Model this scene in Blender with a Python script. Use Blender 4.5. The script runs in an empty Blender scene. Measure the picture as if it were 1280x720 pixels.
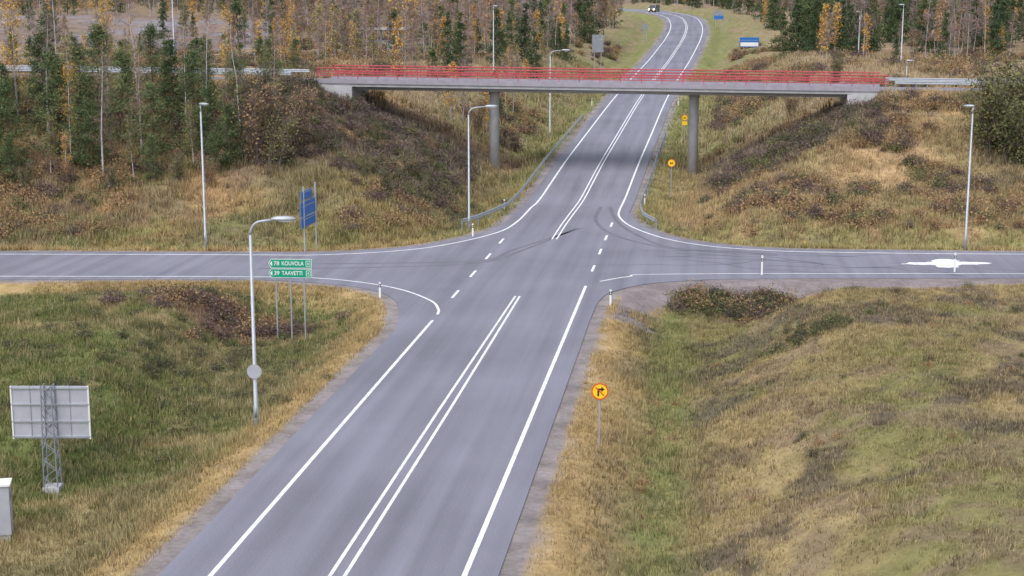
import bpy, math, bmesh, numpy as np
from mathutils import Vector
rng=np.random.default_rng(7)
scene=bpy.context.scene
# ---------------------------------------------------------------- helpers
def smooth(a,b,x):
    t=np.clip((np.asarray(x,float)-a)/(b-a),0,1); return t*t*(3-2*t)
LAT=np.random.default_rng(3).random((8,256,256))
def vnoise(x,y,s,k=0):
    x=np.asarray(x,float)/s+37.3; y=np.asarray(y,float)/s+91.7
    xi=np.floor(x).astype(int); yi=np.floor(y).astype(int); fx=x-xi; fy=y-yi
    fx=fx*fx*(3-2*fx); fy=fy*fy*(3-2*fy); L=LAT[k%8]
    a=L[xi%256,yi%256]; b=L[(xi+1)%256,yi%256]; c=L[xi%256,(yi+1)%256]; d=L[(xi+1)%256,(yi+1)%256]
    return (a*(1-fx)+b*fx)*(1-fy)+(c*(1-fx)+d*fx)*fy
def fbm(x,y,s,k=0,o=4):
    t=0;w=0;a=1.
    for i in range(o):
        t=t+a*vnoise(x,y,s/(2**i),k+i); w+=a; a*=.55
    return t/w
def catmull(P,n=8):
    P=[np.array(p,float) for p in P]; P=[2*P[0]-P[1]]+P+[2*P[-1]-P[-2]]
    out=[]
    for i in range(1,len(P)-2):
        p0,p1,p2,p3=P[i-1:i+3]
        for j in range(n):
            t=j/n
            out.append(.5*((2*p1)+(-p0+p2)*t+(2*p0-5*p1+4*p2-p3)*t*t+(-p0+3*p1-3*p2+p3)*t**3))
    out.append(P[-2]); return np.array(out)
CL=catmull([(0,-60),(0,20),(0,100),(.05,120),(.5,140),(1.2,170),(2.4,224),(5,280),(7.0,337),(6.6,380),(3.5,415),(-6,455),(-21,500),(-45,555),(-85,620),(-140,690)],12)
def cX(y): return np.interp(y,CL[:,1],CL[:,0])
_yy=np.arange(-200,1400,1.)
_z=np.interp(_yy,[-200,130,150,175,224,280,337,400,450,509,620,800,1400],[0,0,1.5,2.7,4.8,8,11.6,15,16.8,17.8,19,21,24])
_k=np.exp(-.5*(np.arange(-20,21)/6.)**2);_k/=_k.sum()
_z=np.convolve(np.pad(_z,20,mode='edge'),_k,'valid')*smooth(122,138,_yy)
def zr(y): return np.interp(y,_yy,_z)
def bz(x): return 9.42-.009*np.clip(x,-100,100)

def new_mesh(name,V,F,mats=(),M=None,col=None,smooth_=False,parent=None,link=True):
    V=np.asarray(V,np.float32); me=bpy.data.meshes.new(name)
    if isinstance(F,np.ndarray):
        n,k=F.shape
        me.vertices.add(len(V)); me.vertices.foreach_set('co',V.ravel())
        me.loops.add(n*k); me.loops.foreach_set('vertex_index',F.astype(np.int32).ravel())
        me.polygons.add(n); me.polygons.foreach_set('loop_start',np.arange(0,n*k,k,dtype=np.int32))
        me.update(calc_edges=True)
    else:
        me.from_pydata(V.tolist(),[],F); me.update()
    for m in mats: me.materials.append(m)
    if M is not None: me.polygons.foreach_set('material_index',np.asarray(M,np.int32))
    me.polygons.foreach_set('use_smooth',np.full(len(me.polygons),bool(smooth_)))
    if col is not None:
        at=me.color_attributes.new('Col','FLOAT_COLOR','POINT')
        c=np.ones((len(V),4),np.float32); c[:,:3]=col; at.data.foreach_set('color',c.ravel())
    me.update()
    if not link: return me
    o=bpy.data.objects.new(name,me); scene.collection.objects.link(o)
    if parent: o.parent=parent
    return o
def empty(name,loc=(0,0,0)):
    o=bpy.data.objects.new(name,None); o.location=loc; o.empty_display_size=.5
    scene.collection.objects.link(o); return o
# ---------------------------------------------------------------- materials
def mat(name,col,rough=.8,metal=0.,noise=.0,nscale=3.,emis=None,spec=.3):
    m=bpy.data.materials.new(name); m.use_nodes=True; nt=m.node_tree; b=nt.nodes['Principled BSDF']
    b.inputs['Base Color'].default_value=(*col,1); b.inputs['Roughness'].default_value=rough; b.inputs['Metallic'].default_value=metal
    b.inputs['Specular IOR Level'].default_value=spec
    if noise>0:
        tc=nt.nodes.new('ShaderNodeTexCoord'); n=nt.nodes.new('ShaderNodeTexNoise'); n.inputs['Scale'].default_value=nscale; n.inputs['Detail'].default_value=6
        r=nt.nodes.new('ShaderNodeMapRange'); r.inputs[1].default_value=.3; r.inputs[2].default_value=.7; r.inputs[3].default_value=1-noise; r.inputs[4].default_value=1+noise
        x=nt.nodes.new('ShaderNodeVectorMath'); x.operation='SCALE'; x.inputs[0].default_value=col
        nt.links.new(tc.outputs['Object'],n.inputs['Vector']); nt.links.new(n.outputs['Fac'],r.inputs[0]); nt.links.new(r.outputs[0],x.inputs['Scale']); nt.links.new(x.outputs[0],b.inputs['Base Color'])
    if emis: b.inputs['Emission Color'].default_value=(*emis[0],1); b.inputs['Emission Strength'].default_value=emis[1]
    return m
def leafmat(name,c1,c2,nscale=.9,rough=.9):
    m=bpy.data.materials.new(name); m.use_nodes=True; nt=m.node_tree; b=nt.nodes['Principled BSDF']; b.inputs['Roughness'].default_value=rough; b.inputs['Specular IOR Level'].default_value=.1
    oi=nt.nodes.new('ShaderNodeObjectInfo'); tc=nt.nodes.new('ShaderNodeTexCoord'); n=nt.nodes.new('ShaderNodeTexNoise'); n.inputs['Scale'].default_value=nscale
    a=nt.nodes.new('ShaderNodeMath'); a.operation='MULTIPLY_ADD'; a.inputs[1].default_value=1.6; 
    s=nt.nodes.new('ShaderNodeMath'); s.operation='MULTIPLY_ADD'; s.inputs[1].default_value=.7; s.inputs[2].default_value=-.65
    mx=nt.nodes.new('ShaderNodeMix'); mx.data_type='RGBA'; mx.inputs[6].default_value=(*c1,1); mx.inputs[7].default_value=(*c2,1)
    nt.links.new(tc.outputs['Object'],n.inputs['Vector']); nt.links.new(oi.outputs['Random'],s.inputs[0]); nt.links.new(n.outputs['Fac'],a.inputs[0]); nt.links.new(s.outputs[0],a.inputs[2])
    a.use_clamp=True; nt.links.new(a.outputs[0],mx.inputs[0]); nt.links.new(mx.outputs[2],b.inputs['Base Color'])
    return m
def vcmat(name,bump=0.,n1=.35,scale=6.):
    m=bpy.data.materials.new(name); m.use_nodes=True; nt=m.node_tree; b=nt.nodes['Principled BSDF']; b.inputs['Roughness'].default_value=.95; b.inputs['Specular IOR Level'].default_value=.05
    at=nt.nodes.new('ShaderNodeAttribute'); at.attribute_name='Col'
    if n1>0:
        tc=nt.nodes.new('ShaderNodeTexCoord'); n=nt.nodes.new('ShaderNodeTexNoise'); n.inputs['Scale'].default_value=scale; n.inputs['Detail'].default_value=8; n.inputs['Roughness'].default_value=.7
        n2=nt.nodes.new('ShaderNodeTexNoise'); n2.inputs['Scale'].default_value=.8; n2.inputs['Detail'].default_value=4
        ad=nt.nodes.new('ShaderNodeMath'); ad.operation='ADD'
        r=nt.nodes.new('ShaderNodeMapRange'); r.inputs[1].default_value=.7; r.inputs[2].default_value=1.3; r.inputs[3].default_value=1-n1; r.inputs[4].default_value=1+n1
        x=nt.nodes.new('ShaderNodeVectorMath'); x.operation='SCALE'
        nt.links.new(tc.outputs['Object'],n.inputs['Vector']); nt.links.new(tc.outputs['Object'],n2.inputs['Vector']); nt.links.new(n.outputs['Fac'],ad.inputs[0]); nt.links.new(n2.outputs['Fac'],ad.inputs[1])
        nt.links.new(ad.outputs[0],r.inputs[0]); nt.links.new(at.outputs['Color'],x.inputs[0]); nt.links.new(r.outputs[0],x.inputs['Scale']); nt.links.new(x.outputs[0],b.inputs['Base Color'])
        bp=nt.nodes.new('ShaderNodeBump'); bp.inputs['Strength'].default_value=.8; bp.inputs['Distance'].default_value=bump; nt.links.new(n.outputs['Fac'],bp.inputs['Height']); nt.links.new(bp.outputs[0],b.inputs['Normal'])
    else: nt.links.new(at.outputs['Color'],b.inputs['Base Color'])
    return m
def asphalt_mat():
    m=bpy.data.materials.new('asphalt'); m.use_nodes=True; nt=m.node_tree; N=nt.nodes.new; L=nt.links.new; b=nt.nodes['Principled BSDF']; b.inputs['Roughness'].default_value=.75; b.inputs['Specular IOR Level'].default_value=.35
    tc=N('ShaderNodeTexCoord')
    fine=N('ShaderNodeTexNoise'); fine.inputs['Scale'].default_value=14; fine.inputs['Detail'].default_value=6; L(tc.outputs['Object'],fine.inputs['Vector'])
    mp=N('ShaderNodeMapping'); mp.inputs['Scale'].default_value=(1.3,.035,1); L(tc.outputs['Object'],mp.inputs['Vector'])
    st=N('ShaderNodeTexNoise'); st.inputs['Scale'].default_value=1.; st.inputs['Detail'].default_value=5; L(mp.outputs[0],st.inputs['Vector'])
    big=N('ShaderNodeTexNoise'); big.inputs['Scale'].default_value=.12; big.inputs['Detail'].default_value=5; L(tc.outputs['Object'],big.inputs['Vector'])
    sx=N('ShaderNodeSeparateXYZ'); L(tc.outputs['Object'],sx.inputs[0])
    wv=N('ShaderNodeMath'); wv.operation='MULTIPLY'; wv.inputs[1].default_value=2*math.pi/1.75; L(sx.outputs[0],wv.inputs[0])
    cs=N('ShaderNodeMath'); cs.operation='COSINE'; L(wv.outputs[0],cs.inputs[0])
    def madd(src,k,c):
        q=N('ShaderNodeMath'); q.operation='MULTIPLY_ADD'; q.inputs[1].default_value=k
        L(src,q.inputs[0])
        if isinstance(c,float): q.inputs[2].default_value=c
        else: L(c,q.inputs[2])
        return q.outputs[0]
    f=madd(fine.outputs['Fac'],.5,.08); f=madd(st.outputs['Fac'],.7,f); f=madd(big.outputs['Fac'],.7,f); f=madd(cs.outputs[0],.04,f)
    x=N('ShaderNodeVectorMath'); x.operation='SCALE'; x.inputs[0].default_value=(.190,.190,.232); L(f,x.inputs['Scale']); L(x.outputs[0],b.inputs['Base Color'])
    bp=N('ShaderNodeBump'); bp.inputs['Distance'].default_value=.01; bp.inputs['Strength'].default_value=.4; L(fine.outputs['Fac'],bp.inputs['Height']); L(bp.outputs[0],b.inputs['Normal'])
    return m
ASPH=asphalt_mat(); 
PAINT=mat('road_paint',(.76,.77,.80),.6,noise=.2,nscale=2.5)
SEAL=mat('crack_sealant',(.075,.075,.085),.5)
GALV=mat('galvanised_steel',(.42,.45,.49),.5,.4,noise=.12,nscale=2)
GALVD=mat('weathered_steel',(.27,.29,.33),.6,.3,noise=.15,nscale=2)
CONC=mat('concrete',(.47,.47,.49),.85,noise=.14,nscale=1.2)
CONCD=mat('concrete_fascia',(.34,.32,.37),.85,noise=.12,nscale=1.5)
RED=mat('red_railing_paint',(.48,.085,.10),.5,noise=.12,nscale=2)
WHITE=mat('white_paint',(.8,.8,.8),.5); BLACK=mat('black_plastic',(.02,.02,.02),.5)
GREEN=mat('green_sign_face',(.0,.33,.20),.4); BLUE=mat('blue_sign_face',(.03,.16,.50),.4); YEL=mat('yellow_sign_face',(.95,.62,.03),.4,emis=None); REDS=mat('red_sign_face',(.65,.05,.03),.4)
SBACK=mat('sign_back_aluminium',(.43,.44,.50),.5,.1,noise=.08,nscale=2)
GLASSL=mat('lamp_glass',(.7,.72,.75),.2)
# ---------------------------------------------------------------- mesh builder
class MB:
    def __init__(s): s.V=[];s.F=[];s.M=[];s.mats=[]
    def mi(s,m):
        if m not in s.mats: s.mats.append(m)
        return s.mats.index(m)
    def add(s,V,F,m):
        o=len(s.V); s.V+= [tuple(v) for v in V]; s.F+=[tuple(i+o for i in f) for f in F]; s.M+=[s.mi(m)]*len(F)
    def box(s,c,d,m,rz=0,bev=0):
        x,y,z=[k/2 for k in d]; P=[(-x,-y,-z),(x,-y,-z),(x,y,-z),(-x,y,-z),(-x,-y,z),(x,-y,z),(x,y,z),(-x,y,z)]
        C,S=math.cos(rz),math.sin(rz); P=[(c[0]+p[0]*C-p[1]*S,c[1]+p[0]*S+p[1]*C,c[2]+p[2]) for p in P]
        s.add(P,[(0,3,2,1),(4,5,6,7),(0,1,5,4),(1,2,6,5),(2,3,7,6),(3,0,4,7)],m)
    def tube(s,pts,rad,m,n=10,cap=True):
        pts=[Vector(p) for p in pts]; V=[];F=[]
        if not hasattr(rad,'__len__'): rad=[rad]*len(pts)
        for i,p in enumerate(pts):
            t=(pts[min(i+1,len(pts)-1)]-pts[max(i-1,0)]).normalized()
            a=t.cross(Vector((0,1,0)) if abs(t.y)<.9 else Vector((1,0,0))).normalized(); b=t.cross(a)
            for j in range(n):
                an=2*math.pi*j/n; V.append(p+(a*math.cos(an)+b*math.sin(an))*rad[i])
        for i in range(len(pts)-1):
            for j in range(n): F.append((i*n+j,i*n+(j+1)%n,(i+1)*n+(j+1)%n,(i+1)*n+j))
        if cap: F.append(tuple(range(n))[::-1]); F.append(tuple((len(pts)-1)*n+j for j in range(n)))
        s.add(V,F,m)
    def ell(s,c,d,m,nu=12,nv=8,flat=-1,rot=None):
        V=[];F=[]
        for i in range(nv+1):
            ph=math.pi*i/nv
            for j in range(nu):
                th=2*math.pi*j/nu; v=Vector((math.sin(ph)*math.cos(th),math.sin(ph)*math.sin(th),max(math.cos(ph),flat)))
                v=Vector((v.x*d[0],v.y*d[1],v.z*d[2]))
                if rot: v=rot@v
                V.append(v+Vector(c))
        for i in range(nv):
            for j in range(nu): F.append((i*nu+j,(i+1)*nu+j,(i+1)*nu+(j+1)%nu,i*nu+(j+1)%nu))
        s.add(V,F,m)
    def disc(s,c,r,m,th=.02,n=28,r0=0):
        if r0==0:
            V=[(c[0]+r*math.cos(2*math.pi*i/n),c[1]+k,c[2]+r*math.sin(2*math.pi*i/n)) for k in (0,th) for i in range(n)]
            F=[tuple(range(n)),tuple(range(2*n-1,n-1,-1))]+[(i,n+i,n+(i+1)%n,(i+1)%n) for i in range(n)]
        else:
            V=[(c[0]+q*math.cos(2*math.pi*i/n),c[1],c[2]+q*math.sin(2*math.pi*i/n)) for q in (r0,r) for i in range(n)]
            F=[(i,(i+1)%n,n+(i+1)%n,n+i) for i in range(n)]
        s.add(V,F,m)
    def poly(s,P,m): s.add(P,[tuple(range(len(P)))],m)
    def build(s,name,loc=(0,0,0),rz=0,parent=None,sm=False,bevel=0):
        o=new_mesh(name,s.V,s.F,s.mats,s.M,parent=parent)
        o.location=loc; o.rotation_euler=(0,0,rz)
        if sm:
            for p in o.data.polygons: p.use_smooth=len(p.vertices)==4
        if bevel:
            b=o.modifiers.new('bevel','BEVEL'); b.width=bevel; b.segments=2
        return o
def text(body,loc,size,m,parent,name,rz=0,align='LEFT',ext=.003,sx=1.):
    cu=bpy.data.curves.new(name,'FONT'); cu.body=body; cu.size=size; cu.extrude=ext; cu.align_x=align; cu.align_y='CENTER'; cu.offset=.004*size/.3
    cu.materials.append(m); o=bpy.data.objects.new(name,cu); scene.collection.objects.link(o)
    o.parent=parent; o.location=loc; o.rotation_euler=(math.pi/2,0,rz); o.scale=(sx,1,1); return o
# ---------------------------------------------------------------- pavement outline
yn=np.concatenate([np.arange(124,500,8.),np.arange(500,690,12.)])
def cl_off(y,off):
    e=.5; t=np.stack([cX(y+e)-cX(y-e),np.full_like(y,2*e)],1); t/=np.linalg.norm(t,axis=1)[:,None]
    return np.stack([cX(y)+t[:,1]*off,y-t[:,0]*off],1)
R_n=cl_off(yn,4.7); L_n=cl_off(yn,-4.7)
jr=catmull([(4.75,75),(4.75,80),(4.95,85.5),(5.8,88.3),(7.5,90.6),(10,92.0),(14,93.2),(31,95.6)],5)
jr2=catmull([(33,106.2),(20,105.6),(15,105.9),(11.5,107.5),(8.8,110.2),(6.4,115.3),(5.2,120.5),(4.75,124)],5)
jl=catmull([(-4.65,124),(-4.8,116),(-5.6,111),(-7.9,106),(-10.6,102.6),(-15.5,100.1),(-21,99.3),(-37.5,97.6)],5)
jl2=catmull([(-33,87),(-20,88.6),(-15.7,88.9),(-10.4,87.5),(-7.4,84.4),(-5.9,79.5),(-5.3,75)],5)
JUNC=np.vstack([jr,[(130,107.2)],[(130,117.2)],[(60,109.5)],jr2,jl,[(-130,86.5)],[(-130,75.3)],jl2])
OUT=np.vstack([[(4.75,-60)],jr,[(130,107.2)],[(130,117.2)],[(60,109.5)],jr2[:-1],R_n,L_n[::-1],jl[1:],[(-130,86.5)],[(-130,75.3)],jl2,[(-5.3,-60)]])
def sdist(x,y,P):
    x=x.ravel();y=y.ravel(); best=np.full(x.shape,1e9); ins=np.zeros(x.shape,bool)
    Q=np.roll(P,-1,axis=0)
    for (ax,ay),(bx,by) in zip(P,Q):
        ex,ey=bx-ax,by-ay; l=ex*ex+ey*ey+1e-12
        t=np.clip(((x-ax)*ex+(y-ay)*ey)/l,0,1); dd=(x-ax-t*ex)**2+(y-ay-t*ey)**2; np.minimum(best,dd,out=best)
        if ay!=by:
            c=((ay>y)!=(by>y))&(x<(bx-ax)*(y-ay)/(by-ay)+ax); ins^=c
    return np.where(ins,-1,1)*np.sqrt(best)
def strip(P0,P1,zf,name,m,parent=None,zo=0.):
    n=len(P0); V=[]
    for P in (P0,P1):
        for p in P: V.append((p[0],p[1],float(zf(p[1]))+zo))
    F=[(i,i+1,n+i+1,n+i) for i in range(n-1)]
    return new_mesh(name,V,[f[::-1] for f in F],[m],parent=parent)
road=empty('road')
def thick(o,t=.12):
    md=o.modifiers.new('t','SOLIDIFY'); md.thickness=t; md.offset=-1
ys=np.array([-60.,0,40,75.]);
o=strip(np.stack([ys*0-5.3,ys],1),np.stack([ys*0+4.75,ys],1),zr,'main_carriageway_south',ASPH,road)
o2=new_mesh('junction_pavement',[(p[0],p[1],0) for p in JUNC],[tuple(range(len(JUNC)))],[ASPH],parent=road)
yf=np.linspace(124,680,240); o3=strip(cl_off(yf,-4.7),cl_off(yf,4.7),zr,'main_carriageway_north',ASPH,road)
for q in (o,o2,o3):
    bm=bmesh.new(); bm.from_mesh(q.data); bm.normal_update()
    for f in bm.faces:
        if f.normal.z<0: f.normal_flip()
    bm.to_mesh(q.data); bm.free(); thick(q)
# ---------------------------------------------------------------- terrain
def axis(segs):
    out=[segs[0][0]]
    for a,b,s in segs:
        n=max(1,int(round((b-a)/s))); out+=list(np.linspace(a,b,n+1)[1:])
    return np.array(out)
gx=axis([(-900,-300,40),(-300,-120,6),(-120,-60,2.),(-60,-28,.8),(-28,30,.45),(30,60,.8),(60,120,2.),(120,300,9),(300,900,40)])
gy=axis([(-300,-60,30),(-60,30,3),(30,104,.45),(104,160,.6),(160,260,1.6),(260,520,4),(520,700,12),(700,1500,40)])
GX,GY=np.meshgrid(gx,gy,indexing='ij')
D=sdist(GX,GY,OUT).reshape(GX.shape)
def yardmask(x,y):
    n=fbm(x,y,30,6)-.5
    return smooth(-66,-78,x+n*40)*smooth(-190,-165,x+n*40)*smooth(240,262,y+n*40)*smooth(380,352,y+n*50)
def natural(x,y):
    base=zr(y); dx=x-cX(y); ad=np.abs(dx)
    n=fbm(x,y,14,1)-.5; ns=fbm(x,y,2.2,4)-.5
    P=bz(x)-.07+smooth(230,520,y)*9.5*(1)+smooth(500,1200,y)*14+smooth(160,175,y)*(n*2.2)
    P=P+smooth(30,80,dx)*smooth(165,300,y)*2.5
    ym=yardmask(x,y); P=P-ym*1.+ym*np.maximum(0,fbm(x,y,40,2)-.5)*14
    tl=smooth(103,143.5,y); tr=.22*smooth(106,120,y)+.78*smooth(120,143.5,y)
    s=smooth(-4,4,dx); t=tl*(1-s)+tr*s
    sl=np.where(dx<0,.5,.5-.14*smooth(165,210,y))
    S=base-.95+np.maximum(0,ad-9.6)*sl
    A=P*t+ (n*1.6+ns*.5)*np.clip(t*(1-t)*4,0,1)
    k=1.2; h=np.clip(.5+.5*(S-A)/k,0,1); north=S*(1-h)+A*h-k*h*(1-h)
    NL=-1.5+1.7*smooth(-13.0,-17.0,x+n*7+ (y-60)*.05)*smooth(40,62,y)-1.2*smooth(-26,-60,x)+n*1.5+ns*.5
    NR=-1.25+3.5*smooth(10.6,19.5,x+n*5)*smooth(89,77,y+ns*2-np.clip(x-22,0,12)*.28)+.8*smooth(24,60,x)+n*1.5*smooth(9,14,x)+ns*.5
    south=np.where(x<0,NL,NR)
    w=smooth(94,106,y); return south*(1-w)+north*w
def height(x,y,d):
    base=zr(y); N=natural(x,y)
    w=smooth(2.2,6.5,d); v=base-.05-.95*smooth(.8,4.2,d)
    z=v*(1-w)+N*w
    br=(np.abs(x)>24.5); q=smooth(8,4.3,np.abs(y-149))
    z=np.where(br&(np.abs(y-149)<8), z*(1-q)+np.minimum(bz(x)-.07,z+20*(np.abs(x)>27))*q,z)
    return z
Z=height(GX,GY,D)
def lerp(a,b,t): return a*(1-t[...,None])+b*t[...,None]
C=lambda *a: np.array(a,float)
def rock(x,y): return np.clip(1.6-((x-19)/3.6)**2-((y-86.6)/1.7)**2,0,1)
def colour(x,y,d):
    n1=fbm(x,y,7,0); n2=fbm(x,y,1.6,2,3); n3=fbm(x,y,22,5); dx=x-cX(y)
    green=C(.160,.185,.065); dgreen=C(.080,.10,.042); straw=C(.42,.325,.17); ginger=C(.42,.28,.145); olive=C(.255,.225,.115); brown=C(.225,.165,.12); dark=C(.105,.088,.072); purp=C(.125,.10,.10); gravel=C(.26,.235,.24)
    one=np.ones(np.shape(x))
    a=lerp(one[...,None]*green,olive,smooth(.48,.62,n1)); a=lerp(a,dgreen,smooth(.47,.59,n2)*.8); a=lerp(a,straw,smooth(.50,.64,n2*.5+n3*.5)*.65)
    b=lerp(one[...,None]*olive*C(1.12,1.04,1.),straw,smooth(.44,.58,n1)*.6); b=lerp(b,green*1.1,smooth(.45,.33,n1)*.45); b=lerp(b,brown*.85,smooth(.50,.62,n2)*.65); b=lerp(b,dark,smooth(.58,.67,fbm(x,y,3.2,6))*.75); b=lerp(b,green*1.1,np.exp(-((x-9.2)/1.3)**2)*.75*(.5+n2))
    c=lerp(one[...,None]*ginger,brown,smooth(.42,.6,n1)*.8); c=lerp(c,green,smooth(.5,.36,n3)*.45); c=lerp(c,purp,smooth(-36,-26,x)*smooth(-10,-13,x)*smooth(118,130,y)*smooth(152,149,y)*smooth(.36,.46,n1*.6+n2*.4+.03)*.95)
    c=lerp(c,green,smooth(115,108,y)*smooth(.40,.57,n2)*.6); 
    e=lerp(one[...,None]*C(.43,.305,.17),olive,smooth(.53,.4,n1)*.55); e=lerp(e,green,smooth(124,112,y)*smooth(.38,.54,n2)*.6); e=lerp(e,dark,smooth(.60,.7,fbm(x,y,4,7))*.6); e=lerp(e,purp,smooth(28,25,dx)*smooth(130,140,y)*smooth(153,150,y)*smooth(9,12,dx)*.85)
    f=lerp(one[...,None]*C(.34,.26,.17),green,smooth(26,10,np.abs(dx))*.7*smooth(.3,.5,n2)); f=lerp(f,C(.25,.19,.13),smooth(25,50,np.abs(dx))*.6)
    f=lerp(f,lerp(one[...,None]*C(.235,.215,.235),brown,smooth(.40,.55,n1)*.8),yardmask(x,y)*.95)
    so=np.where((x<0)[...,None],a,b); no=np.where((dx<0)[...,None],c,e); no=lerp(no,f,smooth(153,160,y))
    col=lerp(so,no,smooth(96,100,y))
    vd=d+ (n2-.5)*2.4
    col=lerp(col,straw*C(1.06,.98,.92),smooth(4.2,2.2,vd)*.85*smooth(135,100,y)*1.); col=lerp(col,green*1.3,smooth(6,2,vd)*.6*smooth(98,112,y)*smooth(.35,.6,n1+.1))
    col=lerp(col,C(.20,.12,.095),np.clip(1.3-((x+16)/5)**2-((y-79.5)/3)**2,0,1)*.85)
    rg=(x>6)&(y>80)&(y<97)
    gw=np.where(rg,3.0+ (n2-.5)*1.5,.75+(n2-.5)*.5)
    gc=np.where(rg[...,None],C(.235,.205,.215),gravel)
    col=lerp(col,gc,smooth(gw+.35,gw-.15,d)*.95)
    col=lerp(col,C(.25,.24,.27)*(0.6+.9*vnoise(x,y,.6,3))[...,None],rock(x,y))
    col=lerp(col,gravel*.9,((np.abs(x)>27)&(np.abs(y-149)<4.5))*1.)
    return col*(.72+.56*n2[...,None])
CO=colour(GX,GY,D)
nx,ny=GX.shape; idx=np.arange(nx*ny).reshape(nx,ny)
F=np.stack([idx[:-1,:-1].ravel(),idx[1:,:-1].ravel(),idx[1:,1:].ravel(),idx[:-1,1:].ravel()],1)
new_mesh('ground',np.stack([GX.ravel(),GY.ravel(),Z.ravel()],1),F,[vcmat('ground_soil_and_grass',.12,.32,5.)],col=CO.reshape(-1,3),smooth_=True)
def gs(A,x,y):
    i=np.clip(np.searchsorted(gx,x)-1,0,nx-2); j=np.clip(np.searchsorted(gy,y)-1,0,ny-2)
    fx=(x-gx[i])/(gx[i+1]-gx[i]); fy=(y-gy[j])/(gy[j+1]-gy[j])
    if A.ndim==3: fx=fx[...,None];fy=fy[...,None]
    return (A[i,j]*(1-fx)+A[i+1,j]*fx)*(1-fy)+(A[i,j+1]*(1-fx)+A[i+1,j+1]*fx)*fy
def hz(x,y): return float(gs(Z,np.array([float(x)]),np.array([float(y)]))[0])
# ---------------------------------------------------------------- markings
marks=empty('road_markings')
def line(P,w,name='edge_line',zo=.006,m=PAINT):
    P=np.asarray(P,float); t=np.gradient(P,axis=0); t/=np.linalg.norm(t,axis=1)[:,None]; nrm=np.stack([-t[:,1],t[:,0]],1)
    A=P+nrm*w/2; B=P-nrm*w/2; n=len(P)
    V=[(p[0],p[1],float(zr(p[1]))+zo) for p in A]+[(p[0],p[1],float(zr(p[1]))+zo) for p in B]
    return new_mesh(name,V,[(i,n+i,n+i+1,i+1) for i in range(n-1)],[m],parent=marks)
def vline(x,y0,y1,w,name='edge_line'): line([(x,a) for a in np.linspace(y0,y1,max(2,int((y1-y0)/4)))],w,name)
vline(-3.75,-60,78,.16); line(catmull([(-3.75,79.6),(-4.0,81.2),(-4.9,83.6),(-7.3,86.8),(-10.3,88.9),(-13.7,90.0),(-18.2,89.8),(-33.4,88.1),(-130,76.6)],8),.15)
vline(3.75,-60,89.3,.17)
line(catmull([(4.5,91.0),(6.2,92.9),(9,94.2),(31,97.1),(130,108.8)],8),.13)
yl=np.linspace(128,675,200)
line(np.vstack([catmull([(-130,85.4),(-37.5,96.4),(-20.8,98.2),(-15.3,98.9),(-10.2,101.4),(-7.2,105),(-4.6,111),(-3.85,117),(-3.7,126)],8),cl_off(yl,-3.75)]),.17)
line(np.vstack([catmull([(130,116),(60,108.4),(33,105.2),(19,104.4),(14.5,104.9),(11,106.4),(8.0,109.6),(5.4,115.2),(4.1,121),(3.9,126)],8),cl_off(yl,3.75)]),.17)
for s in (-1,1):
    P=[(s*.22,y) for y in np.linspace(-60,60,20)]+[(s*.13,85.5)]
    line(P,.12,'centre_line')
    yy=np.linspace(108,675,220); P=cl_off(yy,s*.17); line(P,.12,'centre_line')
for y in (84.5,91.5,98.5,105.5): vline(-3.75,y,y+2.4,.17,'give_way_dash')
for y in (94.5,101.5,108,115): vline(3.75,y,y+2.4,.17,'give_way_dash')
ang=np.linspace(0,2*math.pi,48,endpoint=False); rr=.7+.3*np.cos(4*ang)+rng.random(48)*.2
new_mesh('painted_island',[(27+2.6*rr[i]*math.cos(a)+.13*math.sin(a),100.6+1.7*rr[i]*math.sin(a)+.3*math.cos(a),.008) for i,a in enumerate(ang)],[tuple(range(48))],[PAINT],parent=marks)
line([(24,100.0),(26,100.4),(30,101.05)],.25,'island_line',.007)
for k in range(12):
    x0=rng.uniform(4,24); y0=rng.uniform(97,104); P=[(x0,y0)]
    a=rng.uniform(-.5,.3)
    for i in range(14):
        a+=rng.normal(0,.35); a*=.9; P.append((P[-1][0]+.9*math.cos(a),P[-1][1]+.7*math.sin(a)))
    P=[p for p in P if p[1]<104.1 and p[1]>95.5]
    if len(P)>3: line(P,.08,'crack_seal',.004,SEAL)
# faint tyre tracks turning through the junction
TYRE=mat('tyre_worn_asphalt',(.150,.150,.180),.75,noise=.15,nscale=.7)
for off in (0,1.7):
    line(catmull([(2.2+off*.4,128),(2.4+off,118),(4.6+off,110),(9,104.5+off*.3),(16,102.4+off*.4)],8),.32,'tyre_track',.003,TYRE)
    line(catmull([(-18,93.0+off),(-11,94.2+off),(-4,97+off*.5),(-1.6-off*.4,103),(1.2+off*.2,114)],8),.30,'tyre_track',.0025,TYRE)
# ---------------------------------------------------------------- bridge
br=empty('road_bridge')
b=MB()
xs=np.linspace(-27.6,28.2,15)
def prism(b,y0,y1,z0,z1,m,xs=xs):
    V=[];n=len(xs)
    for x in xs:
        zb=float(bz(x)); V+=[(x,y0,zb+z0),(x,y1,zb+z0),(x,y1,zb+z1),(x,y0,zb+z1)]
    F=[(0,1,2,3),tuple(4*(n-1)+k for k in (3,2,1,0))]
    for i in range(n-1):
        for k in range(4): F.append((4*i+k,4*(i+1)+k,4*(i+1)+(k+1)%4,4*i+(k+1)%4))
    b.add(V,F,m)
prism(b,146.9,151.1,-.80,-.42,CONC,np.linspace(-25,25.6,15))
prism(b,145.4,152.6,-.41,-.06,CONC)
prism(b,145.25,145.65,-.12,.34,CONCD); prism(b,152.35,152.75,-.12,.34,CONCD)
b.build('deck',parent=br)
b=MB(); prism(b,145.66,152.34,-.05,.02,ASPH,np.linspace(-130,130,40)); b.build('deck_surface',parent=br)
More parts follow.
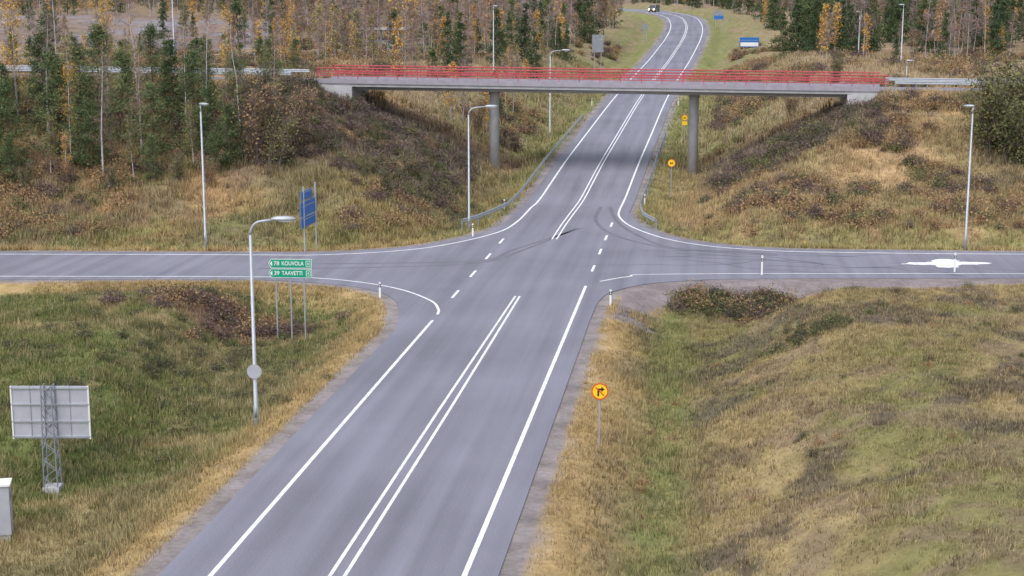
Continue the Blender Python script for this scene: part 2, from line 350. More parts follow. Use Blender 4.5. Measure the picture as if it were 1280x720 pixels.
for k,(px,py) in enumerate(((-10.0,148.6),(9.9,149.4))):
    b=MB(); g=hz(px,py); top=float(bz(px))-.81
    b.tube([(px,py,g-.6),(px,py,top-.5),(px,py,top)],[.5,.48,.58],CONC,20); b.build(f'pier_{k+1}',parent=br,sm=True)
for s,x0 in ((-1,-27.6),(1,28.2)):
    b=MB(); zb=float(bz(x0)); xi=x0-s*3.8
    for y0,y1 in ((145.2,145.6),(152.4,152.8)):
        P=[(x0+s*1.5,0,zb-.13),(xi,0,zb-.42),(xi,0,zb-1.5),(xi+s*.7,0,zb-2.3),(x0+s*1.5,0,zb-1.0)]
        V=[(p[0],y0,p[2]) for p in P]+[(p[0],y1,p[2]) for p in P]; n=5
        b.add(V,[tuple(range(n)),tuple(range(2*n-1,n-1,-1))]+[(i,(i+1)%n,n+(i+1)%n,n+i) for i in range(n)],CONC)
    b.box((xi+s*.5,149,zb-1.6),(.9,6.78,2.2),CONC); b.build(f'abutment_{"west" if s<0 else "east"}',parent=br)
b=MB()
for y in (145.4,152.6):
    for x in np.arange(-27.2,28.1,2.):
        zb=float(bz(x)); b.box((x,y,zb+.85),(.08,.08,1.05),RED)
    for zz,h in ((.62,.04),(.84,.04),(1.06,.04),(1.38,.065)):
        x=np.linspace(-27.4,28.2,5); b.tube([(a,y,float(bz(a))+zz) for a in x],h,RED,6)
b.build('railing',parent=br)
def guardrail(P,name='guardrail',side=1,m=GALV,h=.62,step=3.):
    P=[Vector(p) for p in P]; b=MB(); prof=[(0,.16),(.04,.12),(.04,.05),(0,0),(.04,-.05),(.04,-.12),(0,-.16)]
    V=[];n=len(prof)
    for i,p in enumerate(P):
        t=(P[min(i+1,len(P)-1)]-P[max(i-1,0)]); t.z=0; t.normalize(); nn=Vector((t.y,-t.x,0))*side
        for a,z in prof: V.append(p+nn*(a+.06)+Vector((0,0,h+z)))
    F=[(i*n+j,i*n+j+1,(i+1)*n+j+1,(i+1)*n+j) for i in range(len(P)-1) for j in range(n-1)]
    b.add(V,F,m); acc=0
    for i in range(len(P)-1):
        L=(P[i+1]-P[i]).length; 
        while acc<L:
            q=P[i].lerp(P[i+1],acc/L); b.box((q.x,q.y,q.z+h/2-.15),(.1,.1,h+.5),GALVD); acc+=step
        acc-=L
    return b.build(name)
def withz(P,f): return [(p[0],p[1],f(p[0],p[1])) for p in P]
P=[(-7.6,112.5),(-6.7,115.5),(-6.1,119)]+[tuple(p) for p in cl_off(np.arange(123,190,4.),-5.6)]
guardrail(withz(P,lambda x,y: float(zr(y))),side=1)
P=[(7.3,114.5),(6.2,118.5),(5.8,123)]+[tuple(p) for p in cl_off(np.arange(127,172,4.),5.6)]
guardrail(withz(P,lambda x,y: float(zr(y))),side=-1)
for y in (145.4,152.6):
    guardrail(withz([(x,y) for x in np.arange(-110,-27,4)],lambda x,y: float(bz(x))+.15),h=.62)
    guardrail(withz([(x,y) for x in np.arange(28.8,110,4)],lambda x,y: float(bz(x))+.15),h=.62)
# ---------------------------------------------------------------- street lamps
def lamp(x,y,h,arm,az,z=None,r=.085):
    z=hz(x,y)-.1 if z is None else z
    b=MB(); b.tube([(0,0,0),(0,0,1.3),(0,0,1.32),(0,0,h-.5)],[r*1.25,r*1.2,r,r*.7],GALV,12)
    if arm>.4:
        pts=[(0,0,h-.5)]+[(arm*.35*(1-math.cos(t)),0,h-.5+.55*math.sin(t)) for t in np.linspace(.3,math.pi/2,6)]+[(arm*.75,0,h+.12)]
        b.tube(pts,r*.62,GALV,10); hx=arm
        b.ell((hx,0,h+.14),(.52,.17,.13),GALV,14,8,flat=-.35); b.ell((hx+.08,0,h+.08),(.34,.13,.08),GLASSL,12,6)
    else:
        b.tube([(0,0,h-.5),(0,0,h)],r*.6,GALV,8); b.ell((.28,0,h+.03),(.42,.16,.1),GALV,14,8,flat=-.35); b.ell((.32,0,h-.01),(.28,.12,.06),GLASSL,12,6)
    b.box((0,-r*1.3,1.0),(.1,.02,.4),GALVD)
    return b.build('street_lamp',(x,y,z),az,sm=True)
L1=lamp(-7.5,57.6,8.9,1.35,.15,z=-.75)
b=MB(); b.disc((0,.0,0),.30,SBACK,.02); b.box((0,.03,0),(.07,.04,.5),GALV); s=b.build('sign_disc',(0.0,-.13,2.75),0,parent=L1)
lamp(-24,100.3,10.4,0,-.3); lamp(-6.95,111.9,9.6,1.7,.1); lamp(29.3,107.0,10.2,0,2.6); lamp(-6.8,173,10.4,1.8,.1)
lamp(-17,199,10,0,.2); lamp(37,205,8.4,0,2.8); lamp(36,250,7.6,0,2.8); lamp(-58,190,9,0,.2); lamp(31.5,158,2.6,0,0,r=.06)
# ---------------------------------------------------------------- signs
def lattice():
    g=hz(-13.7,51.6); b=MB(); b.box((0,0,-.05),(.62,.62,.6),CONC)
    H=3.95; w0,w1=.26,.19
    cs=[(-1,-1),(1,-1),(1,1),(-1,1)]
    leg=lambda c,t:(c[0]*(w0+(w1-w0)*t),c[1]*(w0+(w1-w0)*t),.25+t*H)
    for c in cs: b.tube([leg(c,0),leg(c,1)],.028,GALVD,6)
    n=11
    for i in range(n):
        t0,t1=i/n,(i+1)/n
        for k in range(4):
            a,c=cs[k],cs[(k+1)%4]
            p,q=(leg(a,t0),leg(c,t1)) if i%2 else (leg(c,t0),leg(a,t1)); b.tube([p,q],.015,GALVD,5)
    o=b.build('road_sign_on_lattice_mast',(-13.7,51.6,g),.12)
    b=MB(); b.box((0,0,0),(2.95,.05,2.05),SBACK)
    for zz in (-.95,-.35,.32,.95): b.box((0,-.05,zz),(2.95,.05,.06),GALV)
    for xx in (-1.46,1.46): b.box((xx,-.04,0),(.05,.07,2.07),WHITE)
    for xx in (-.75,.75): b.box((xx,-.035,0),(.02,.02,2.05),GALVD)
    b.build('sign_panel',(0,.27,3.05),0,parent=o)
lattice()
b=MB(); b.box((0,0,1.05),(1.1,.7,1.75),SBACK); b.box((0,0,.05),(1.0,.62,.3),CONC); b.box((0,0,1.96),(1.2,.8,.07),WHITE); b.box((-.0,-.36,1.05),(.015,.02,1.5),GALVD); b.box((.1,-.37,1.1),(.04,.04,.16),BLACK); b.box((.56,0,1.5),(.02,.4,.2),GALVD)
b.build('equipment_cabinet',(-13.4,46.3,hz(-13.4,46.3)),.35,bevel=.02)
g=hz(-11.7,78.2); gsn=empty('direction_sign',(-11.7,78.2,g)); b=MB(); zt=3.2-g
for x in (-.8,0.0,.75): b.tube([(x,.08,-.3),(x,.08,zt)],.045,GALV,10)
for k in range(2):
    zc=zt-.27-.54*k
    P=[(-1.2,-.0,zc),(-1.05,0,zc+.25),(1.2,0,zc+.25),(1.2,0,zc-.25),(-1.05,0,zc-.25)]
    P2=[(-1.17,-.004,zc),(-1.03,-.004,zc+.225),(1.175,-.004,zc+.225),(1.175,-.004,zc-.225),(-1.03,-.004,zc-.225)]
    V=P+[(p[0],.03,p[2]) for p in P]; n=5
    b.add(V,[tuple(range(n))[::-1],tuple(range(n,2*n))]+[(i,(i+1)%n,n+(i+1)%n,n+i) for i in range(n)],WHITE); b.poly(P2[::-1],GREEN)
    b.poly([(-1.12,-.009,zc),(-.98,-.009,zc+.15),(-.98,-.009,zc-.15)][::-1],WHITE)
    b.poly([(.88,-.009,zc-.16),(1.13,-.009,zc-.16),(1.13,-.009,zc+.16),(.88,-.009,zc+.16)],WHITE)
    b.poly([(.91,-.013,zc-.13),(1.10,-.013,zc-.13),(1.10,-.013,zc+.13),(.91,-.013,zc+.13)],GREEN)
b.build('panels_and_posts',parent=gsn); gsn.rotation_euler=(0,0,.08)
for k,(n_,t_) in enumerate((('78','KOUVOLA'),('39','TAAVETTI'))):
    zc=zt-.27-.54*k
    text(n_,(-.9,-.012,zc),.32,WHITE,gsn,'distance_text'); text(t_,(-.46,-.012,zc),.32,WHITE,gsn,'place_text',sx=.80 if k==0 else .80)
    text('6',(1.005,-.016,zc),.2,WHITE,gsn,'route_number',align='CENTER')
g=hz(-17,101.9); b=MB()
for y in (-1.5,1.5): b.tube([(0.08,y,-.3),(0.08,y,4.9)],.06,GALV,10)
b.box((.0,-.5,4.25),(.06,2.6,.62),BLUE); b.box((.0,0,3.3),(.06,4.0,1.0),BLUE); b.box((.0,-.1,2.35),(.06,3.7,.7),BLUE)
for zz,l in ((4.25,2.6),(3.3,4.0),(2.35,3.7)): b.box((-.034,-.1,zz+.0),(.01,l*.6,.12),WHITE); b.box((.037,0,zz+.2),(.02,l*.9,.05),GALV)
b.build('direction_sign',(-16.9,101.9,g),-.02)
def ysign(x,y,zc,rad,arrow=True,rz=0.,plate=False):
    g=hz(x,y); h=zc-g; b=MB(); b.tube([(0,.06,-.3),(0,.06,h+.3)],.035,GALV,8)
    b.disc((0,0,h),rad,REDS,.02); b.disc((0,-.004,h),rad*.985,YEL,.003); b.disc((0,-.008,h),rad*.97,REDS,n=28,r0=rad*.84)
    if arrow:
        k=rad/.34; Y=-.012
        b.poly([(-.10*k,Y,h-.19*k),(-.03*k,Y,h-.19*k),(-.03*k,Y,h+.12*k),(-.10*k,Y,h+.12*k)],BLACK)
        b.poly([(-.03*k,Y,h+.05*k),(.05*k,Y,h+.05*k),(.05*k,Y,h+.12*k),(-.03*k,Y,h+.12*k)],BLACK)
        b.poly([(.05*k,Y,h-.02*k),(.18*k,Y,h+.085*k),(.05*k,Y,h+.19*k)],BLACK)
        b.poly([(-.19*k,Y-.004,h+.155*k),(.155*k,Y-.004,h-.19*k),(.185*k,Y-.004,h-.16*k),(-.16*k,Y-.004,h+.185*k)],REDS)
    if plate: b.box((0,0,h-rad-.25),(.55,.02,.4),YEL)
    o=b.build('traffic_sign',(x,y,g),rz)
    if not arrow: text('60',(0,-.014,h),rad*.9,BLACK,o,'speed_text',align='CENTER')
ysign(6.8,56.,2.0,.34,True,.1); ysign(8.05,134.5,.5+2.6,.36,False,.05,False); ysign(8.9,163,5.2,.33,False,.05,True)
def post(x,y,z=None,h=1.0):
    z=hz(x,y) if z is None else z; b=MB(); b.box((0,0,h/2-.1),(.11,.06,h+.2),WHITE); b.box((0,-.003,h*.78),(.118,.07,.2),BLACK); b.box((0,-.04,h*.78),(.05,.015,.12),GLASSL)
    b.build('delineator_post',(x,y,z))
post(5.6,83.5,None,.95); post(-8.0,84.2,None,.95); post(14.6,94.6,0,1.25); post(27,97.3,0,1.25); post(-5.8,124); post(-6.2,108.8)
post(5.9,112.5+16); post(7.6,205); post(-4.2,205)
b=MB(); b.tube([(0,0,-.1),(0,0,.6)],.05,YEL,8); b.build('marker_stake',(18.2,107.6,hz(18.2,107.6)))
def board(name,x,y,zc,w,h,m,rz=0,m2=None):
    g=hz(x,y); b=MB()
    for s in (-.3,.3): b.tube([(s*w,.09,-.4),(s*w,.09,zc-g+h/2)],.06,GALV,8)
    b.box((0,0,zc-g),(w,.05,h),m)
    if m2: b.box((0,-.03,zc-g-h*.22),(w*.92,.02,h*.4),m2)
    b.box((0,-.032,zc-g+h*.2),(w*.9,.02,.05),GALV); b.build(name,(x,y,g),rz)
board('road_sign',-6.7,253,11.3,1.9,2.9,GALVD,.1); board('road_sign',14.6,359,15.7,2.4,2.0,GALVD,.1,BLUE); board('road_sign',19.6,287,10.9,3.6,1.8,BLUE,.05,WHITE)
board('road_sign',-1.6,330,13.3,1.2,1.2,GALVD,.1)
# ---------------------------------------------------------------- oncoming van
tx=float(cX(440))-1.9; ty=440.; b=MB(); CAB=mat('van_paint',(.16,.16,.19),.4); GL=mat('windscreen',(.03,.04,.05),.1); HL=mat('lit_headlamp',(1,.8,.5),.3,emis=((1,.70,.30),20))
prof=[(-.2,.35),(-.2,1.0),(.75,1.2),(1.35,2.05),(1.7,2.2),(5.2,2.2),(5.3,2.0),(5.3,.35)]; n=len(prof)
b.add([(sx*1.0,p[0],p[1]) for sx in (-1,1) for p in prof],[tuple(range(n)),tuple(range(2*n-1,n-1,-1))]+[(i,n+i,n+(i+1)%n,(i+1)%n) for i in range(n)],CAB)
b.poly([(-.88,.78,1.27),(.88,.78,1.27),(.80,1.29,1.99),(-.80,1.29,1.99)],GL)
for sx in (-1.,1.):
    b.ell((sx*.74,-.22,.82),(.2,.06,.14),HL,10,6); b.box((sx*1.12,.9,1.35),(.2,.1,.26),BLACK); b.box((sx*1.004,2.0,1.6),(.01,1.1,.55),GL)
    for yy in (.75,4.2): b.tube([(sx*.78,yy,.34),(sx*1.03,yy,.34)],.34,BLACK,16)
b.box((0,-.22,.5),(1.8,.06,.22),BLACK)
b.build('van',(tx,ty,float(zr(ty))),-.24,bevel=.03)
# ---------------------------------------------------------------- vegetation
class TB:
    def __init__(s): s.V=[];s.F=[];s.M=[];s.n=0
    def add(s,V,F,m): s.V.append(V);s.F.append(F+s.n);s.M.append(np.full(len(F),m));s.n+=len(V)
    def tube(s,p,r,n,m):
        p=np.array(p,float);V=[]
        for i in range(len(p)):
            t=p[min(i+1,len(p)-1)]-p[max(i-1,0)]; t/=np.linalg.norm(t); a=np.cross(t,[0,1,.1]); a/=np.linalg.norm(a); q=np.cross(t,a)
            for j in range(n): an=2*math.pi*j/n; V.append(p[i]+(a*math.cos(an)+q*math.sin(an))*r[i])
        F=[]
        for i in range(len(p)-1):
            for j in range(n):
                A,B,Cc,Dd=i*n+j,i*n+(j+1)%n,(i+1)*n+(j+1)%n,(i+1)*n+j; F+=[(A,B,Cc),(A,Cc,Dd)]
        s.add(np.array(V),np.array(F),m)
    def leaves(s,c,L,w,m,spread=.2,bias=(0,0,.2),R=rng):
        c=np.asarray(c); n=len(c); c=c+R.normal(0,spread,(n,3)); d=R.normal(0,1,(n,3))+np.array(bias); d/=np.linalg.norm(d,axis=1)[:,None]
        p=np.cross(d,R.normal(0,1,(n,3))); p/=np.linalg.norm(p,axis=1)[:,None]
        l=L*R.uniform(.6,1.3,(n,1)); V=np.stack([c-p*w/2,c+p*w/2,c+d*l],1).reshape(-1,3)
        s.add(V,np.arange(3*n).reshape(n,3),m)
    def mesh(s,name,mats): return new_mesh(name,np.vstack(s.V),np.vstack(s.F),mats,np.concatenate(s.M),link=False)
BARKP=mat('pine_bark',(.14,.095,.07),.9); BARKB=mat('birch_bark',(.50,.48,.49),.8,noise=.3,nscale=4); BARKF=mat('young_birch_bark',(.40,.365,.37),.8,noise=.4,nscale=.6); BARKG=mat('grey_bark',(.17,.15,.14),.9); TWIG=leafmat('birch_twigs',(.20,.155,.14),(.36,.275,.245),.4); TWIGD=leafmat('bush_twigs',(.12,.09,.08),(.22,.16,.13))
PINE=leafmat('pine_needles',(.075,.115,.05),(.18,.215,.10)); SPR=leafmat('spruce_needles',(.045,.075,.04),(.105,.14,.065)); YELL=leafmat('yellow_leaves',(.55,.30,.05),(.78,.50,.12)); BRN=leafmat('brown_leaves',(.27,.18,.095),(.44,.29,.15)); OLV=leafmat('olive_leaves',(.11,.125,.05),(.225,.225,.10)); SCR=leafmat('scrub_twigs',(.10,.075,.07),(.20,.145,.125)); ASP=leafmat('aspen_leaves',(.20,.20,.07),(.38,.32,.11))
def conifer(seed,h,kind,far=False):
    R=np.random.default_rng(seed); t=TB(); wob=np.cumsum(R.normal(0,.05,(6,2)),0)
    P=[(wob[i,0],wob[i,1],h*i/5) for i in range(6)]; t.tube(P,np.linspace(.011*h,.02,6),5,0)
    nb=(80 if kind=='p' else 120)//(2 if far else 1); cs=[]
    for i in range(nb):
        u=R.uniform(.05 if kind=='p' else .03,.98); z=h*u
        if kind=='p': L=h*.27*(1-u)**.75*R.uniform(.4,1.25)*min(1,.6+u*2)+.2; el=R.uniform(.1,.7)
        else: L=h*.21*(1-u)*R.uniform(.75,1.15)+.15; el=R.uniform(-.35,.05)
        az=R.uniform(0,6.28); b0=np.array([np.interp(z,[p[2] for p in P],[p[0] for p in P]),np.interp(z,[p[2] for p in P],[p[1] for p in P]),z]); d=np.array([math.cos(az)*math.cos(el),math.sin(az)*math.cos(el),math.sin(el)])
        e=b0+d*L; t.tube([b0,e],[.022,.006],3,0)
        k=4 if far else 5
        for q in np.linspace(.35,1,k): cs.append(np.repeat((b0+d*L*q)[None],6 if far else 8,0))
    cs=np.vstack(cs); t.leaves(cs,.5 if far else .34,.17 if far else .075,1,.18,(0,0,.5 if kind=='p' else -.4),R)
    return t.mesh('pine_tree_mesh' if kind=='p' else 'spruce_tree_mesh',[BARKP,PINE if kind=='p' else SPR])
def birch(seed,h,leafm,nleaf,bark=BARKB,spread=.2,stems=1,tw=14,tw_w=.022,twm=None,nbr=34,ls=.15,tl=.75,br_=True):
    R=np.random.default_rng(seed); t=TB(); tips=[]
    for s in range(stems):
        lean=R.normal(0,.05 if stems==1 else .25,2); base=R.normal(0,.0 if stems==1 else .25,2); hh=h*R.uniform(.8,1.05)
        P=[np.array([base[0]+lean[0]*hh*(u**1.4)+R.normal(0,.04),base[1]+lean[1]*hh*(u**1.4)+R.normal(0,.04),hh*u]) for u in np.linspace(0,1,7)]
        t.tube(P,np.linspace(.0085*hh,.012,7),5,0)
        nb=int(nbr/stems**.5)
        for i in range(nb):
            u=R.uniform(.22 if stems==1 else .1,.97); k=u*6; i0=int(k); b0=P[i0]*(1-k+i0)+P[min(i0+1,6)]*(k-i0)
            az=R.uniform(0,6.28); el=R.uniform(.45,1.15); L=h*spread*(1-u*.75)*R.uniform(.5,1.1)
            d=np.array([math.cos(az)*math.cos(el),math.sin(az)*math.cos(el),math.sin(el)]); m=b0+d*L*.55; e=m+(d+np.array([0,0,-.15]))*L*.45
            if br_: t.tube([b0,m,e],[.022,.013,.005],3,0 if stems>1 else 1)
            for q in np.linspace(.3,1,4): tips.append(b0+(e-b0)*q)
    tips=np.array(tips); c=np.repeat(tips,tw//4+1,0); t.leaves(c,tl,tw_w,1,.16,(0,0,.6),R)
    if nleaf: t.leaves(tips[R.integers(0,len(tips),nleaf)],ls,ls*.8,2,.3,(0,0,0),R)
    return t.mesh('birch_tree_mesh',[bark,twm or TWIG,leafm or YELL])
pines=[conifer(i,9,'p') for i in (1,2,3)]; spruces=[conifer(i,10,'s') for i in (11,12)]
fpin=[conifer(i,9,'p',True) for i in (4,5,6)]; fspr=[conifer(i,10,'s',True) for i in (13,14)]
birB=[birch(20+i,12,None,0) for i in range(3)]; birY=[birch(30+i,11,YELL,900) for i in range(2)]; birO=[birch(36+i,11,BRN,420) for i in range(2)]; birA=[birch(38+i,9,ASP,1100) for i in range(2)]
FK=dict(bark=BARKF,tw_w=.075,tl=1.1,br_=False)
fb=[birch(60+i,12,None,0,tw=8,nbr=28,spread=.22,**FK) for i in range(4)]; fy=[birch(70+i,10,YELL,360,tw=4,nbr=28,ls=.34,**FK) for i in range(3)]; fo=[birch(76+i,11,BRN,240,tw=8,nbr=28,ls=.34,**FK) for i in range(2)]; fa=[birch(80+i,10,ASP,300,tw=6,nbr=28,ls=.34,**FK) for i in range(2)]
bush=[birch(40+i,5,[OLV,BRN,OLV][i],[1500,900,1500][i],BARKG,.22,7,10,.03,TWIGD) for i in range(3)]
dbush=birch(44,5,OLV,3600,BARKG,.24,9,10,.03,TWIGD,ls=.17)
def scrub(seed,m,leaf=None):
    R=np.random.default_rng(seed); t=TB(); n=100; az=R.uniform(0,6.28,n); c=np.stack([np.cos(az),np.sin(az),az*0],1)*R.uniform(0,.35,(n,1)); 
    t.leaves(c,.9,.04,0,.08,(0,0,1.4),R)
    c2=R.normal(0,.38,(280,3)); c2[:,2]=np.abs(c2[:,2])*.9+.1; t.leaves(c2,.15,.10,1,.05,(0,0,.2),R)
    return t.mesh('shrub_mesh',[TWIGD,m])
scr=[scrub(50,SCR),scrub(51,OLV),scrub(52,BRN),scrub(53,mat('dark_shrub_leaves',(.075,.085,.045),.9))]
def put(name,me,x,y,s,parent=None,z=None,sq=1.):
    o=bpy.data.objects.new(name,me); scene.collection.objects.link(o); o.location=(x,y,(hz(x,y) if z is None else z)-.08); o.rotation_euler=(0,0,rng.uniform(0,6.28)); o.scale=(s*sq,s*sq,s)
    if parent: o.parent=parent
    return o
trees=[(-47,118,1.0,'p'),(-44,121,1.15,'p'),(-50,121,1.1,'p'),(-41,119,.8,'p'),(-39,124,1.05,'p'),(-35.5,121,.85,'p'),(-33,125,1.0,'p'),(-30.5,121.5,.85,'p'),(-36,128,.9,'s'),(-43,129,1.1,'p'),(-53,125,1.2,'p'),(-47.5,127,1.0,'s'),(-56,119,1.0,'p'),(-60,124,1.1,'s'),(-31,130,.75,'p'),(-40,134,.9,'p'),(-50,134,1.05,'p'),(-28.3,119.8,.7,'p'),(-45.8,116,.55,'p'),(-34.3,117.5,.5,'p'),(-65,122,1.1,'p'),(-70,127,1.2,'s')]
for i in range(30):
    x=rng.uniform(-66,-29); trees.append((x,rng.uniform(116.5,137),rng.uniform(.4,.8),'p' if rng.random()<.85 else 's'))
for x,y,s,k in trees:
    if x>-52: s*=.86
    me=pines[rng.integers(3)] if k=='p' else spruces[rng.integers(2)]; put('pine_tree' if k=='p' else 'spruce_tree',me,x,y,s,sq=1.3)
for i in range(16): put('pine_tree',fpin[rng.integers(3)],rng.uniform(-75,-30),rng.uniform(157,180),rng.uniform(.3,.5),sq=1.2)
for x,y,s,me in [(-38.5,117.5,1.0,birB[0]),(-42.3,120,.75,birY[0]),(-34,131,.85,birB[1]),(-46,124,1.0,birB[2]),(-37,122.5,.8,birO[0]),(-29.6,127,.8,birB[1]),(-54,122,.9,birB[0]),(-44,133,1.0,birY[1]),(-33,134,.8,birY[0]),(-48,131,1.1,birB[2]),(-40,130,1.05,birB[1]),(-28,132,.7,birO[1]),(-51,129,1.15,birY[1]),(-41,116,.45,birY[1]),
    (-36,118,.6,birA[0]),(-43,117.5,.65,birA[1]),(-31.5,120,.65,birA[0]),(-48.5,119.5,.8,birA[1]),(-39.5,127,.9,birA[0]),(-34.5,127,.85,birO[0]),(-45.5,128,1.0,birA[1]),(-30,124,.7,birA[1])]: put('birch_tree',me,x,y,s)
for x,y,s,me in [(-26.2,120.5,1.4,bush[1]),(-24.2,119.5,1.15,bush[0]),(-27.3,124,1.45,bush[0]),(-23.6,123.5,1.1,bush[1]),(-47,114.5,.6,bush[0]),(-37,115.5,.4,bush[2]),(-44,115,.5,bush[0]),(-41,116,.55,bush[1]),(-32,117,.6,bush[0]),(-50,115,.7,bush[2]),(-29,116.5,.6,bush[1])]: put('willow_shrub',me,x,y,s)
for i in range(26): put('willow_shrub',bush[rng.integers(3)],rng.uniform(-30,-14),rng.uniform(124,144),rng.uniform(.22,.42))
for x,y,s in [(-14.5,118,.55),(-12.6,123,.45),(-17,121,.4),(-13,128,.4)]: put('willow_shrub',bush[0],x,y,s)
for x,y,s in [(36.5,128,1.35),(38.5,130,1.4),(34.8,130,1.2),(38,127,1.1),(36.4,130.5,1.5)]: put('willow_shrub',dbush,x,y,s)
for x,y,s in [(24.5,160,.9),(22,165,.7),(-13.5,160,.8),(20,158,.7)]: put('willow_shrub',bush[rng.integers(3)],x,y,s)
# distant forest
fr=empty('forest'); cnt=0; tries=0
def dd(x,y): return float(gs(D,np.array([x]),np.array([y]))[0])
while cnt<4300 and tries<60000:
    tries+=1; y=158+ (rng.random()**.8)*440; a=(y*.5+20); x=rng.uniform(-a-15,a*.62+18)
    dx=x-float(cX(y)); 
    ym=float(yardmask(np.array([x]),np.array([y]))[0])
    if dx<0:
        edge=13 if y<330 else 16
        if y>215 and y<330: edge=15
        if -dx<edge: continue
        if ym>.3 and rng.random()>.09: continue
        if x<-50 and y<262 and rng.random()>.3: continue
        if y<178 and x<-30 and rng.random()>.25: continue
    else:
        if dx<(24 if y<340 else 17): continue
        if y<215 and rng.random()>.06: continue
        if y<260 and x<62 and rng.random()>.4: continue
    if abs(y-149)<9: continue
    r=rng.random(); cl=vnoise(x,y,34,2)
    if dx>0: p=(.14,.24)
    elif x<-100 and y<300: p=(.22,.42)
    else: p=(.05,.11)
    if cl>.68: p=(p[0]+.25,p[1]+.3)
    if r<p[0]: me,s=fspr[rng.integers(2)],rng.uniform(.6,1.3)
    elif r<p[1]: me,s=fpin[rng.integers(3)],rng.uniform(.7,1.3)
    elif r<.82:
        q=rng.random(); me,s=(fb[rng.integers(4)] if q<.60 else fo[rng.integers(2)] if q<.82 else fa[rng.integers(2)]),rng.uniform(.65,1.2)
    else: me,s=fy[rng.integers(3)],rng.uniform(.45,1.05)
    if y<240: s*=.72
    if x<-50 and y<262: s*=.55
    put('tree',me,x,y,s,fr); cnt+=1
for x,y,s in [(-12,300,1.5),(-13.5,304,1.3),(-11.5,296,1.0)]: put('spruce_tree',fspr[0],x,y,s)
for x,y,s in [(27,262,1.0),(30,265,.8),(33,258,.9),(29,272,1.1),(36,262,.9),(39,268,.9),(25,275,.8)]: put('spruce_tree',fspr[1],x,y,s,sq=1.3)
for x,y,s in [(-22,215,.5),(-27,224,.55),(-32,235,.8),(-60,255,.8),(-16,208,.4),(-25,250,.9)]: put('birch_tree',birY[0],x,y,s)
# shrubs and scrub on slopes
sh=empty('undergrowth'); cnt=0
while cnt<3000:
    y=rng.uniform(103,300) if rng.random()<.6 else rng.uniform(104,150); x=rng.uniform(-70,60); d=dd(x,y)
    if d<6: continue
    if abs(y-149)<4.6 and abs(x)>24: continue
    if abs(y-149)<3.5 and abs(x)<24 : continue
    v=fbm(np.array([x]),np.array([y]),9,3)[0]; dark=(-32<x<-11 and 120<y<148) or (12<x<27 and 132<y<147)
    if v<((.5 if x<0 else .56) if not dark else .2): continue
    me=scr[rng.choice([0,3,1],p=[.5,.3,.2])] if dark else scr[rng.choice([0,1,2],p=[.3,.2,.5])]
    put('shrub',me,x,y,rng.uniform(.5,1.3)*(1 if y<160 else 1.3),sh); cnt+=1
def clump(cx,cy,rx,ry,n,ms,s0,s1,dm=.9):
    for i in range(n):
        x=cx+rng.normal(0,rx); y=cy+rng.normal(0,ry)
        if dd(x,y)>dm: put('shrub',scr[ms[rng.integers(len(ms))]],x,y,rng.uniform(s0,s1),sh)
clump(-16,79.5,2.8,1.4,60,[0,2,0],.6,1.1); clump(-19,83,2,1,16,[3],.5,.9); clump(13.8,88.8,3.2,.8,150,[3,1,0,2],.55,1.05,2.4); clump(15.5,71,1.1,.8,28,[3,1],.4,.7); clump(29,73,1.5,.8,26,[3,1],.3,.6); clump(25.5,84.5,3,.9,30,[3,0],.3,.55,3)
clump(-12.5,66,3,5,50,[3,1],.3,.6); clump(-15.5,73,2.5,3,46,[3,1],.35,.7); clump(8.6,60,.6,9,20,[1,2],.2,.45); clump(-20,69,5,6,60,[1,3],.3,.6);clump(14,62,4,9,34,[3,2],.2,.4); clump(24,72,6,6,50,[3,1,2],.2,.45); clump(19.5,80,3,2,24,[1,3],.25,.5)
clump(11.5,108+8,2,3,20,[3,2],.5,.9); clump(-9.5,125,1.2,5,30,[1,3],.5,1.)
# stones on the ditch bank
b=MB(); STN=mat('crushed_stone',(.30,.29,.33),.9,noise=.3,nscale=1.5)
for i in range(420):
    x=19+rng.normal(0,2.0); y=86.6+rng.normal(0,.8); s=rng.uniform(.06,.2)
    if dd(x,y)<1.5: continue
    b.ell((x,y,hz(x,y)+.02),(s*rng.uniform(.7,1.3),s,s*.6),STN,6,4)
b.build('stones')
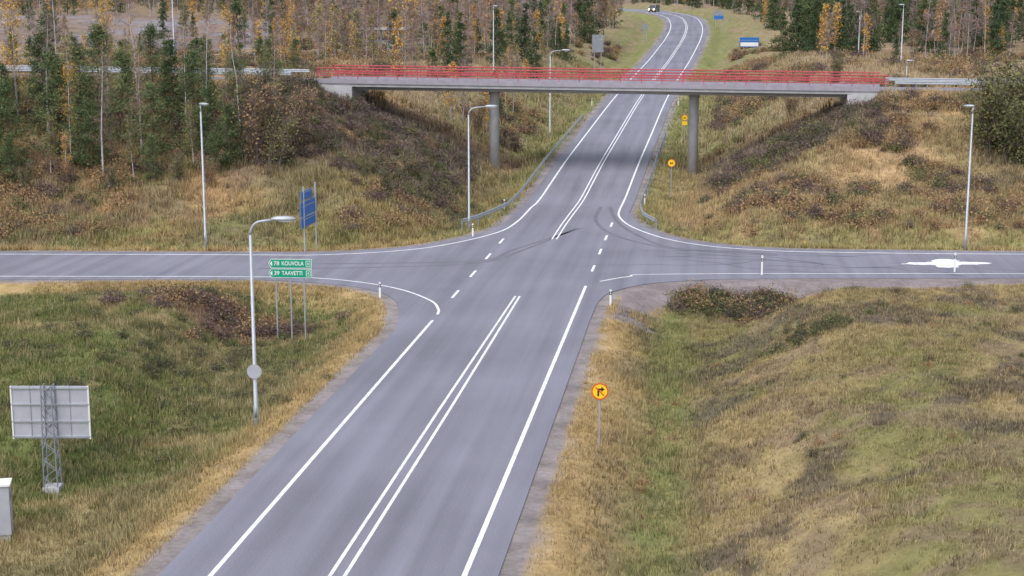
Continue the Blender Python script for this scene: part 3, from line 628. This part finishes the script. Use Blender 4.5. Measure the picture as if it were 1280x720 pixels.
# grass
GM=vcmat('grass_blades',0,0)
def grass(n,xr,yr,hgt,wid,nb,name,pw=1.):
    R=rng; x=R.uniform(*xr,n); y=yr[0]+(yr[1]-yr[0])*R.random(n)**pw; d=gs(D,x,y)
    cl=fbm(x,y,2.5,3,3)
    k=(d>.75)&(R.random(n)<.35+1.2*(cl-.3))&~((np.abs(y-149)<4.6)&(np.abs(x)>24))&~((x>6)&(y>84)&(y<97)&(d<3.0))&(rock(x,y)<.5)
    x,y,d,cl=x[k],y[k],d[k],cl[k]; n=len(x); col=colour(x,y,d+1.0)*R.uniform(.5,1.5,(n,1)); z=gs(Z,x,y)
    straw=(R.random(n)<.28)[:,None]; col=np.where(straw,col*.4+np.array([.42,.34,.19])*.78,col)
    col=np.clip(col*1.1,0,.7)
    h=hgt*R.uniform(.5,1.4,n)*(.45+1.1*cl)*np.where(d<2,.7,1.)
    h=h*np.where((x>11)&(y<88),.75,1)
    hh=np.repeat(h,nb); N=n*nb; az=R.uniform(0,6.283,N); le=np.abs(R.normal(0,.5,N)); bx=np.repeat(x,nb)+R.normal(0,.10*hgt/.3,N); by=np.repeat(y,nb)+R.normal(0,.10*hgt/.3,N); bzz=np.repeat(z,nb)-.03
    pr=R.uniform(0,6.283,N); px,py=np.cos(pr)*wid/2,np.sin(pr)*wid/2
    V=np.stack([np.stack([bx-px,by-py,bzz],1),np.stack([bx+px,by+py,bzz],1),np.stack([bx+np.cos(az)*np.sin(le)*hh,by+np.sin(az)*np.sin(le)*hh,bzz+np.cos(le)*hh],1)],1).reshape(-1,3)
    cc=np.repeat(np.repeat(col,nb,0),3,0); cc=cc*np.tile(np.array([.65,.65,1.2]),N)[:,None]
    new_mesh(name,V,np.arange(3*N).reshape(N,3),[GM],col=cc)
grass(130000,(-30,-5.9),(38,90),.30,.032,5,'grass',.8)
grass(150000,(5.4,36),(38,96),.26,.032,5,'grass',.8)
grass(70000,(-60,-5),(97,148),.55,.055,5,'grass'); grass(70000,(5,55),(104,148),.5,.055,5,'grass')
grass(45000,(-40,45),(148,260),.7,.09,4,'grass')
b=MB()
for x in (-3,0,3): b.tube([(x,0,-1),(x,0,4.2)],.14,GALVD,6)
b.box((0,0,4.3),(8,1.6,.35),CONC); b.box((0,0,2.4),(7,.2,.25),GALVD); b.box((2.2,.8,1.2),(2.6,1.6,2.6),SBACK)
b.build('loading_gantry',(-40,235,hz(-40,235)),.2)
# ---------------------------------------------------------------- light, sky, camera
w=bpy.data.worlds.new('World'); scene.world=w; w.use_nodes=True; nt=w.node_tree; bg=nt.nodes['Background']
sky=nt.nodes.new('ShaderNodeTexSky'); sky.sky_type='NISHITA'; sky.sun_disc=False; el,az=math.radians(58),math.radians(200)
sky.sun_elevation=el; sky.sun_rotation=az; sky.air_density=1.; sky.dust_density=3.
hs=nt.nodes.new('ShaderNodeHueSaturation'); hs.inputs['Saturation'].default_value=.5
nt.links.new(sky.outputs[0],hs.inputs['Color']); nt.links.new(hs.outputs[0],bg.inputs['Color']); bg.inputs['Strength'].default_value=.22
sd=bpy.data.lights.new('sun','SUN'); sd.energy=1.4; sd.angle=math.radians(70); sd.color=(1,.97,.95); so=bpy.data.objects.new('sun',sd); scene.collection.objects.link(so)
dirv=Vector((math.sin(az)*math.cos(el),math.cos(az)*math.cos(el),math.sin(el))); so.rotation_euler=dirv.to_track_quat('Z','Y').to_euler()
cam=bpy.data.cameras.new('camera'); co=bpy.data.objects.new('camera',cam); scene.collection.objects.link(co); co.location=(10.35,0,16.5); co.rotation_euler=(math.radians(90-10.53),0,math.radians(7.12)); cam.sensor_width=36; cam.lens=52.2; cam.clip_end=4000; scene.camera=co
scene.view_settings.view_transform='Standard'; scene.view_settings.look='None'; scene.view_settings.exposure=0
